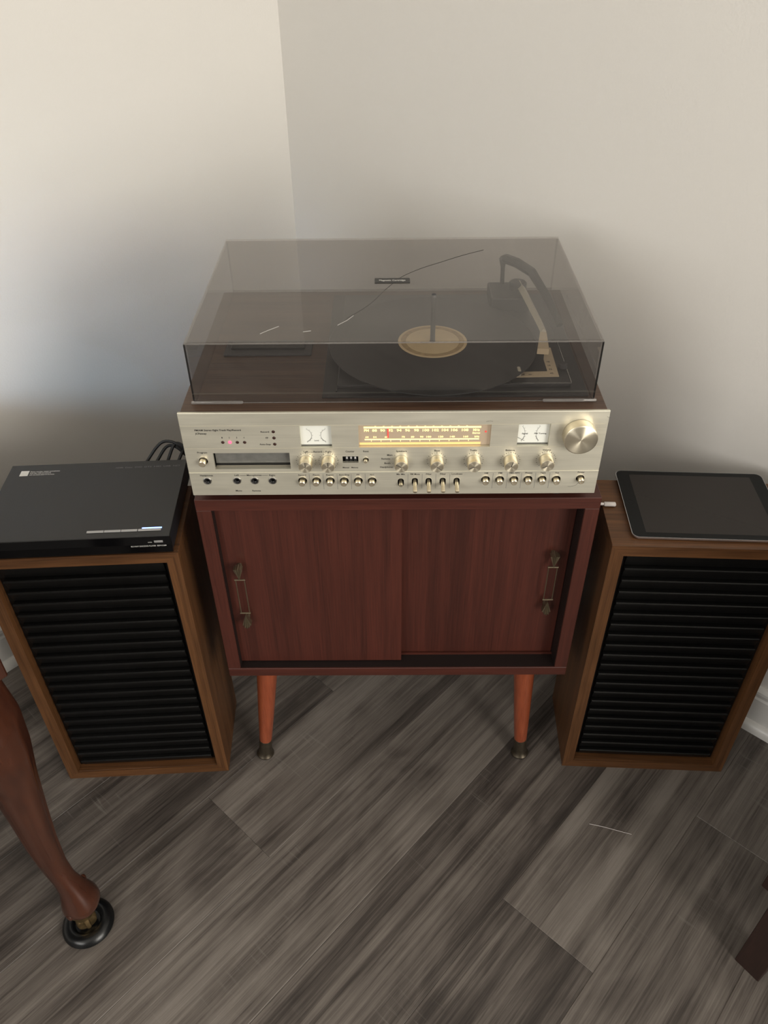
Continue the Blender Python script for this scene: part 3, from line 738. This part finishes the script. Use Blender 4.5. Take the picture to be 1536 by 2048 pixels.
for q in (((-.1764, .0393), (-.1680, .0480), (-.1545, .0600)), ((-.1216, .0440), (-.1115, .0466)), ((-.078, .062), (-.066, .076), (-.058, .090))): tube(sc_, [(lx(a), ly(b), zc) for a, b in q], .0005, 4)
finish(sc_, 'scratch', 'scratch', cov, kind='stuff')

# record on the platter: its own thing
vr = finish(lathe(bmesh.new(), [(.0500, .0018), (.0510, .0013), (.1465, .0013), (.1490, .0017), (.1500, .0010), (.1490, .0002), (.010, .0002), (.010, .0016)], None, 96, cap=False), 'vinyl_record', 'vinyl', None, smooth=True)
vr.location = (RCX, RCY, CT + ZR); tag(vr, 'black vinyl record with cream label on the turntable under the lid', 'record')
finish(lathe(bmesh.new(), [(.0042, .0022), (.0385, .0022)], None, 64, cap=False), 'record_label', 'record_label_paper', vr)
lr = finish(lathe(bmesh.new(), [(.0385, .0022), (.0460, .0022)], None, 64, cap=False), 'label_ring', 'record_label_ring', vr)
finish(lathe(bmesh.new(), [(.0460, .0022), (.0500, .0019)], None, 64, cap=False), 'label_rim', 'record_label_paper', vr)

# ------------------------------------------------------------------ loudspeakers
SW, SH, SD = .3091, .5825, .1664
def speaker(loc, rz, label):
    t = thing('loudspeaker', label, 'speaker', loc, rz, 'wooden loudspeakers flanking the cabinet')
    w, T, F = SW, .0200, .0012
    part(boxes((0, w, .0022, SD, SH - T, SH), bev=.0006), 'top_panel', 'walnut_x', t)
    part(boxes((0, w, .0022, SD, 0, T), bev=.0006), 'bottom_panel', 'walnut_x', t)
    for a in (0, w - T): part(boxes((a, a + T, .0022, SD, T, SH - T)), 'side_panel', 'walnut_z', t)
    part(boxes((T, w - T, SD - .012, SD - .002, T, SH - T)), 'back_panel', 'grille_recess', t)
    o_, i_ = [(0, 0), (w, 0), (w, SH), (0, SH)], [(T, T), (w - T, T), (w - T, SH - T), (T, SH - T)]
    for k in range(4):                     # mitred front edging
        j = (k + 1) % 4
        q = [o_[k], o_[j], i_[j], i_[k]]
        bm = prism(bmesh.new(), q, at(0, .0022, 0), .0022)
        part(bm, 'front_edging', 'walnut_x' if k % 2 == 0 else 'walnut_z', t)
    part(boxes((T, w - T, .034, .040, T, SH - T)), 'baffle', 'grille_recess', t)
    g = part(boxes((T + .001, T + .009, .018, .034, T + .001, SH - T - .001), (w - T - .009, w - T - .001, .018, .034, T + .001, SH - T - .001)), 'louvre_grille', 'black_grille', t)
    zl0, pitch = .5293, .0255
    for k in range(-1, 20):
        zt_ = zl0 - k * pitch
        h = pitch - .0018
        if k == -1: zt_ = SH - T - .0015; h = zt_ - zl0 - .0018
        if k == 19: h = zt_ - T - .004
        key = round(h, 4)
        if key not in slat_mesh:
            b = bmesh.new()
            # cross-section: rounded upper lip, face leaning back under it; hung from its top edge
            pr = [(.0180, 0), (.0088, 0), (.0070, -.0010), (.0068, -.0026), (.0084, -.0040), (.0150, -h), (.0180, -h)]
            x0, x1 = T + .0095, w - T - .0095
            A = [b.verts.new((x0, y, z)) for y, z in pr]; B = [b.verts.new((x1, y, z)) for y, z in pr]
            b.faces.new(A); b.faces.new(B[::-1])
            for i in range(len(pr)): b.faces.new((A[i], A[(i + 1) % len(pr)], B[(i + 1) % len(pr)], B[i]))
            o = finish(b, 'slat', 'black_grille', g); slat_mesh[key] = o.data
        else:
            o = bpy.data.objects.new('slat', slat_mesh[key]); COL.objects.link(o); o.parent = g
        o.location = (0, 0, zt_)
    return t
slat_mesh = {}
AR = .0536; AX, AY = -.332 - SW * cos(AR), -.0034 - SW * sin(AR)
spl = speaker((AX, AY, 0), AR, 'wooden loudspeaker with black slats left of the cabinet, under the disc player')
BR = -.0482; BX, BY = .3257, .0058
spr = speaker((BX, BY, 0), BR, 'wooden loudspeaker with black slats right of the cabinet, under the tablet')

# ------------------------------------------------------------------ disc player on the left speaker
PWD, PDP, PH = .2853, .1936, .038
pa = .0558
ploc = Vector((-.3366, -.0108, SH)) - Vector((cos(pa), sin(pa), 0)) * PWD
pl_ = thing('disc_player', 'slim black disc player lying on the left speaker', 'disc player', ploc, pa)
for x in (.03, PWD - .03):
    for y in (.03, PDP - .03): finish(lathe(bmesh.new(), [(.009, 0), (.009, .0045)], Matrix.Translation((x, y, 0)), 18), 'foot', 'black_rubber', pl_)
bm = bmesh.new()                             # side walls lean in under the lid
prof = [(.000, PH + .0018), (.000, .030), (.004, .006), (.010, .0045)]
box(bm, .001, PWD - .001, .0035, PDP - .002, .0045, PH - .0010, bev=.001)
finish(bm, 'body', 'player_side', pl_)
finish(boxes((0, PWD, .0012, PDP, PH - .0010, PH + .0018), bev=.0006), 'lid', 'player_top', pl_)
fb = bmesh.new()
pts = [(.0, PH + .0012), (.0, .024), (.0030, .0060), (.0060, .0050), (.0060, PH - .0012), (.0014, PH + .0012)]
a = [fb.verts.new((0, y, z)) for y, z in pts]; b = [fb.verts.new((PWD, y, z)) for y, z in pts]
fb.faces.new(a); fb.faces.new(b[::-1])
for i in range(len(pts)): fb.faces.new((a[i], a[(i + 1) % 6], b[(i + 1) % 6], b[i]))
finish(fb, 'front_panel', 'player_front', pl_)
# player-local button row: world (-.46,-.0038)..(-.3506,.0021)
bx0, bx1, by0 = PWD - .1235, PWD - .0140, .0128
n_ = [(0, .025), (.0255, .050), (.0505, .0745), (.0755, .1095)]
for a, b in n_: finish(boxes((bx0 + a, bx0 + b, by0, by0 + .0048, PH + .0018, PH + .0030), bev=.0004), 'button', 'silver_button', pl_)
finish(boxes((bx1 - .029, bx1 + .0005, by0 + .0056, by0 + .0078, PH + .0018, PH + .0030), bev=.0004), 'power_light', 'blue_light', pl_)
fx = bmesh.new()
text_into(fx, 'BLU-RAY DISC/DVD PLAYER  BDP-S1200', at(PWD - .0072, -.0002, .0205), .0036, 'RIGHT', .01, width=.052)
text_into(fx, 'SUPER', at(PWD - .0270, -.0002, .0280), .0022, 'RIGHT', .01)
finish(fx, 'lettering', 'print_white', pl_, kind='stuff')
finish(boxes((PWD - .0240, PWD - .0110, -.0006, .0002, .0278, .0318), bev=.0003), 'usb_port', 'silver_button', pl_)
st = bmesh.new(); ZP = PH + .0020
box(st, .0195, .0325, PDP - .0300, PDP - .0165, PH + .0018, ZP); finish(st, 'sticker', 'print_white', pl_)
st = bmesh.new()
for i, (s, w) in enumerate((('Enjoy movies, music and photos', .047), ('from disc, USB and network', .034), ('with one simple player for the home', .040))):
    text_into(st, s, Matrix.Translation((.0350, PDP - .0205 - i * .0042, ZP)), .0036, 'LEFT', .02, width=w)
finish(st, 'sticker_lettering', 'print_white', pl_, kind='stuff')
st = bmesh.new()
for i, s in enumerate(('HDMI', 'Disc', 'DVD', 'DTS', 'HD', 'USB', 'NET')):
    text_into(st, s, Matrix.Translation((.172 + i * .0155, PDP - .0190, ZP)), .0050, 'LEFT', .01, width=.0115)
finish(st, 'logo_print', 'print_grey', pl_, kind='stuff')

# black cords rising behind the player
cb = thing('black_cords', 'black cords looping up behind the disc player beside the wall', 'cable', (-.375, .20, 0))
for i, (xa, xb, hh) in enumerate(((-.425, -.350, .632), (-.408, -.352, .624), (-.390, -.345, .628), (-.372, -.335, .616))):
    q = [(xa, .176, SH + .018), (xa + .006, .192, SH + .028), ((xa + xb) / 2 - .004, .214, hh + .004), (xb - .008, .212, hh - .010), (xb + .006, .224, SH - .03), (xb + .004 - .01 * i, .23, .30), (xb - .02 * i, .235 + .01 * i, .006)]
    bm = tube(bmesh.new(), smoothpath([(x + .375, y - .20, z) for x, y, z in q], 7), .0027, 8)
    finish(bm, 'cord', 'black_rubber', cb, smooth=True)

# ------------------------------------------------------------------ tablet on the right speaker
TA = -.0547; TW_, TD_, TT = .240, .1695, .0075
tab = thing('tablet', 'black faced tablet lying flat on the right speaker, screen off', 'tablet', (.3587, .0187, SH), TA)
def rrect(x0, x1, y0, y1, r, n=8):
    out = []
    for cx, cy, a0 in ((x1 - r, y1 - r, 0), (x0 + r, y1 - r, 90), (x0 + r, y0 + r, 180), (x1 - r, y0 + r, 270)):
        out += [(cx + r * cos(radians(a0 + 90 * k / n)), cy + r * sin(radians(a0 + 90 * k / n))) for k in range(n + 1)]
    return out
bm = bmesh.new(); rings = []
for ins, z in ((.006, 0), (.002, .0016), (.0004, .0042), (0, .0064), (0, .0071)):
    rings.append([bm.verts.new((x, y, z)) for x, y in rrect(ins, TW_ - ins, ins, TD_ - ins, .011 - ins * .5)])
for a, b in zip(rings, rings[1:]):
    for i in range(len(a)): bm.faces.new((a[i], a[(i + 1) % len(a)], b[(i + 1) % len(b)], b[i]))
bm.faces.new(rings[0][::-1]); bm.faces.new(rings[-1])
finish(bm, 'case', 'tablet_edge', tab, smooth=True)
finish(prism(bmesh.new(), rrect(.0007, TW_ - .0007, .0007, TD_ - .0007, .0105), Matrix.Translation((0, 0, .0069)), .0006), 'glass_front', 'tablet_bezel', tab)
finish(boxes((.0215, TW_ - .0215, .0110, TD_ - .0110, .0074, .00758)), 'screen', 'tablet_screen', tab)
finish(lathe(bmesh.new(), [(.0062, 0), (.0062, .0001), (.0054, .0001)], Matrix.Translation((.0105, TD_ / 2, .00752)), 28, cap=False), 'home_button', 'grille_recess', tab)
finish(lathe(bmesh.new(), [(.0015, 0), (.0012, .0002), (0, .0002)], Matrix.Translation((TW_ - .0105, TD_ / 2, .0075)), 14), 'camera_lens', 'grille_recess', tab)
# white charging cable
ca = thing('charging_cable', 'white charging cable plugged into the tablet beside the cabinet', 'cable', (.3500, .1010, SH), TA)
pz = .0042
bm = bmesh.new(); box(bm, -.0180, .0012, -.0038, .0038, pz - .0026, pz + .0026, bev=.0018, seg=2)
finish(bm, 'plug', 'white_plastic', ca, smooth=True)
finish(lathe(bmesh.new(), [(.0022, 0), (.0026, .010), (.0024, .0105)], Matrix.Translation((-.0180, 0, pz)) @ Matrix.Rotation(-pi / 2, 4, 'Y'), 16), 'strain_relief', 'white_plastic', ca, smooth=True)
finish(tube(bmesh.new(), smoothpath([(-.0270, 0, pz), (-.0340, .0005, pz - .0001), (-.0395, .002, pz - .006), (-.0405, .010, pz - .05), (-.0400, .03, -.30), (-.0380, .10, -SH + .06), (-.034, .16, -SH + .004)], 7), .0016, 8), 'cord', 'white_plastic', ca, smooth=True)

# ------------------------------------------------------------------ table with cabriole leg at the left
LX, LY = -.5251, -.2953
tbl = thing('cabriole_table', 'polished mahogany table with curved cabriole leg, at left edge of view', 'table', (LX, LY, 0))
def cabriole():
    # (z, centre offset along the corner diagonal, half width)
    key = [(.640, -.0068, .0425), (.600, -.0026, .0436), (.560, .0019, .0448), (.500, .0045, .0392), (.430, .004, .0296), (.340, -.0013, .0244), (.270, -.0056, .0212), (.200, -.0055, .0175), (.160, .0001, .0163), (.135, .0060, .0192), (.110, .0100, .0262), (.090, .0098, .0300), (.078, .0072, .0266), (.068, .0034, .0225)]
    Z = [k[0] for k in key]
    def interp(z, c):
        for a, b in zip(key, key[1:]):
            if a[0] >= z >= b[0]:
                t = (a[0] - z) / (a[0] - b[0]); 
                return a[c] + (b[c] - a[c]) * t
        return key[-1][c]
    bm = bmesh.new(); rings = []; n = 40
    for i in range(60):
        z = .640 - (.640 - .068) * i / 59
        off, r = interp(z, 1), interp(z, 2)
        carve = max(0, min(1, (z - .17) / .08)) * max(0, min(1, (.60 - z) / .05))
        ring = []
        for k in range(n):
            a = 2 * pi * k / n
            # view side faces -y; a raised panel framed by two shallow flutes that close towards the ankle
            rr = r * (1 + .05 * abs(cos(2 * (a - pi / 4))) )
            for c0 in (-pi / 2 - .50, -pi / 2 + .62, 0.25, pi - .25):
                dd = (a - c0 + pi) % (2 * pi) - pi
                rr -= carve * .0030 * math.exp(-(dd / .13) ** 2)
            ring.append(bm.verts.new((off + rr * cos(a), -.25 * off + rr * sin(a), z)))
        rings.append(ring)
    for a, b in zip(rings, rings[1:]):
        for k in range(n): bm.faces.new((a[k], a[(k + 1) % n], b[(k + 1) % n], b[k]))
    bm.faces.new(rings[0]); bm.faces.new(rings[-1][::-1])
    return bm
def caster(bm):
    lathe(bm, [(.0215, .072), (.0225, .066), (.0215, .058), (.0180, .053), (.0165, .040)], None, 20)
    lathe(bm, [(.001, -.009), (.0150, -.008), (.0165, -.004), (.0165, .004), (.0150, .008), (.001, .009)], Matrix.Translation((.002, -.003, .0245)) @ Matrix.Rotation(radians(35), 4, 'Z') @ Matrix.Rotation(pi / 2, 4, 'X'), 22)
    for s in (-1, 1):
        v = Matrix.Rotation(radians(35), 4, 'Z') @ Vector((0, s * .0120, 0))
        tube(bm, [(v.x * .8, v.y * .8, .050), (v.x + .002, v.y - .003, .030), (v.x + .002, v.y - .003, .020)], .0045, 8)
    return bm
leg_me = None
dt_, ds_ = -1.15, -.62
corners = [(0, 0), (dt_ + .0, 0), (0, ds_), (dt_, ds_)]
for i, (a_, b_) in enumerate(corners):
    off = D * a_ + N * b_
    leg = finish(cabriole(), 'leg', 'table_wood', tbl, loc=off, smooth=True) if leg_me is None else None
    if leg is None:
        leg = bpy.data.objects.new('leg', leg_me); COL.objects.link(leg); leg.parent = tbl; leg.location = off; cs_ = bpy.data.objects.new('caster', cs_me); COL.objects.link(cs_); cs_.parent = leg
        bo_ = bpy.data.objects.new('boss', bo_me); COL.objects.link(bo_); bo_.parent = leg
    else:
        leg_me = leg.data; cs_ = finish(caster(bmesh.new()), 'caster', 'caster_brass', leg, smooth=True); cs_me = cs_.data
        bb = lathe(bmesh.new(), [(.0066, -.004), (.0066, .0005), (.0045, .0022), (0, .0026)], Matrix.Translation((-.0022, -.0292, .088)) @ Matrix.Rotation(radians(-30), 4, 'Z') @ FRONT, 20)
        lathe(bb, [(.0066, -.004), (.0066, .0005), (.0045, .0022), (0, .0026)], Matrix.Translation((.0175, .0150, .128)) @ Matrix.Rotation(radians(60), 4, 'Y'), 20)
        bo_ = finish(bb, 'boss', 'table_wood', leg, smooth=True); bo_me = bo_.data
# apron and top in room alignment; the apron's near corner
AC = Vector((-.4643 - LX, -.2896 - LY, 0))
cr = Matrix.Rotation(ROOM_YAW, 4, 'Z')
def room_box(dx, dy, z0, z1, bev=.002):      # from the corner, dx along t (negative), dy towards the left wall
    bm = boxes((dx[0], dx[1], dy[0], dy[1], z0, z1), bev=bev)
    bmesh.ops.transform(bm, matrix=Matrix.Translation(AC) @ cr, verts=bm.verts[:]); return bm
finish(room_box((-1.21, 0), (0, .60), .6455, .735), 'apron', 'table_wood', tbl)
finish(room_box((-1.21, 0), (0, .60), .7352, .757, .004), 'table_top', 'table_wood', tbl)
cup = finish(lathe(bmesh.new(), [(.0405, 0), (.0425, .003), (.0415, .0075), (.0355, .0130), (.0290, .0150), (.0240, .0135), (.0215, .0090), (.0200, .0070), (0, .0070)], None, 48), 'caster_cup', 'black_glass', None, smooth=True)
cup.location = (LX, LY, 0); tag(cup, 'round black caster cup under the brass caster of the left table leg', 'caster cup')

# ------------------------------------------------------------------ sideboard at the right edge
rt_ = thing('sideboard', 'dark brown sideboard on square legs, its foot at the bottom right corner', 'sideboard', (.5755, -.3580, 0), radians(37))
for x in (0, .38):
    for y in (0, -1.3):
        finish(boxes((x - .0215, x + .0215, y - .0215, y + .0215, 0, .70), bev=.0012), 'leg', 'dark_leg_wood', rt_)
finish(boxes((.0220, .3580, -1.27, .050, .150, .6995), bev=.0012), 'body', 'dark_leg_wood', rt_)
finish(boxes((-.0215, .4015, -1.3215, .060, .70, .725), bev=.002), 'table_top', 'dark_leg_wood', rt_)

# stray pale thread on the floor
th = tube(bmesh.new(), smoothpath([(.3560, -.1180, .0008), (.3800, -.1240, .0010), (.4100, -.1330, .0008), (.4290, -.1390, .0012)], 4), .0004, 5)
tho = finish(th, 'thread', 'white_plastic', None); tag(tho, 'short pale thread lying on the floor before the right speaker', 'thread')
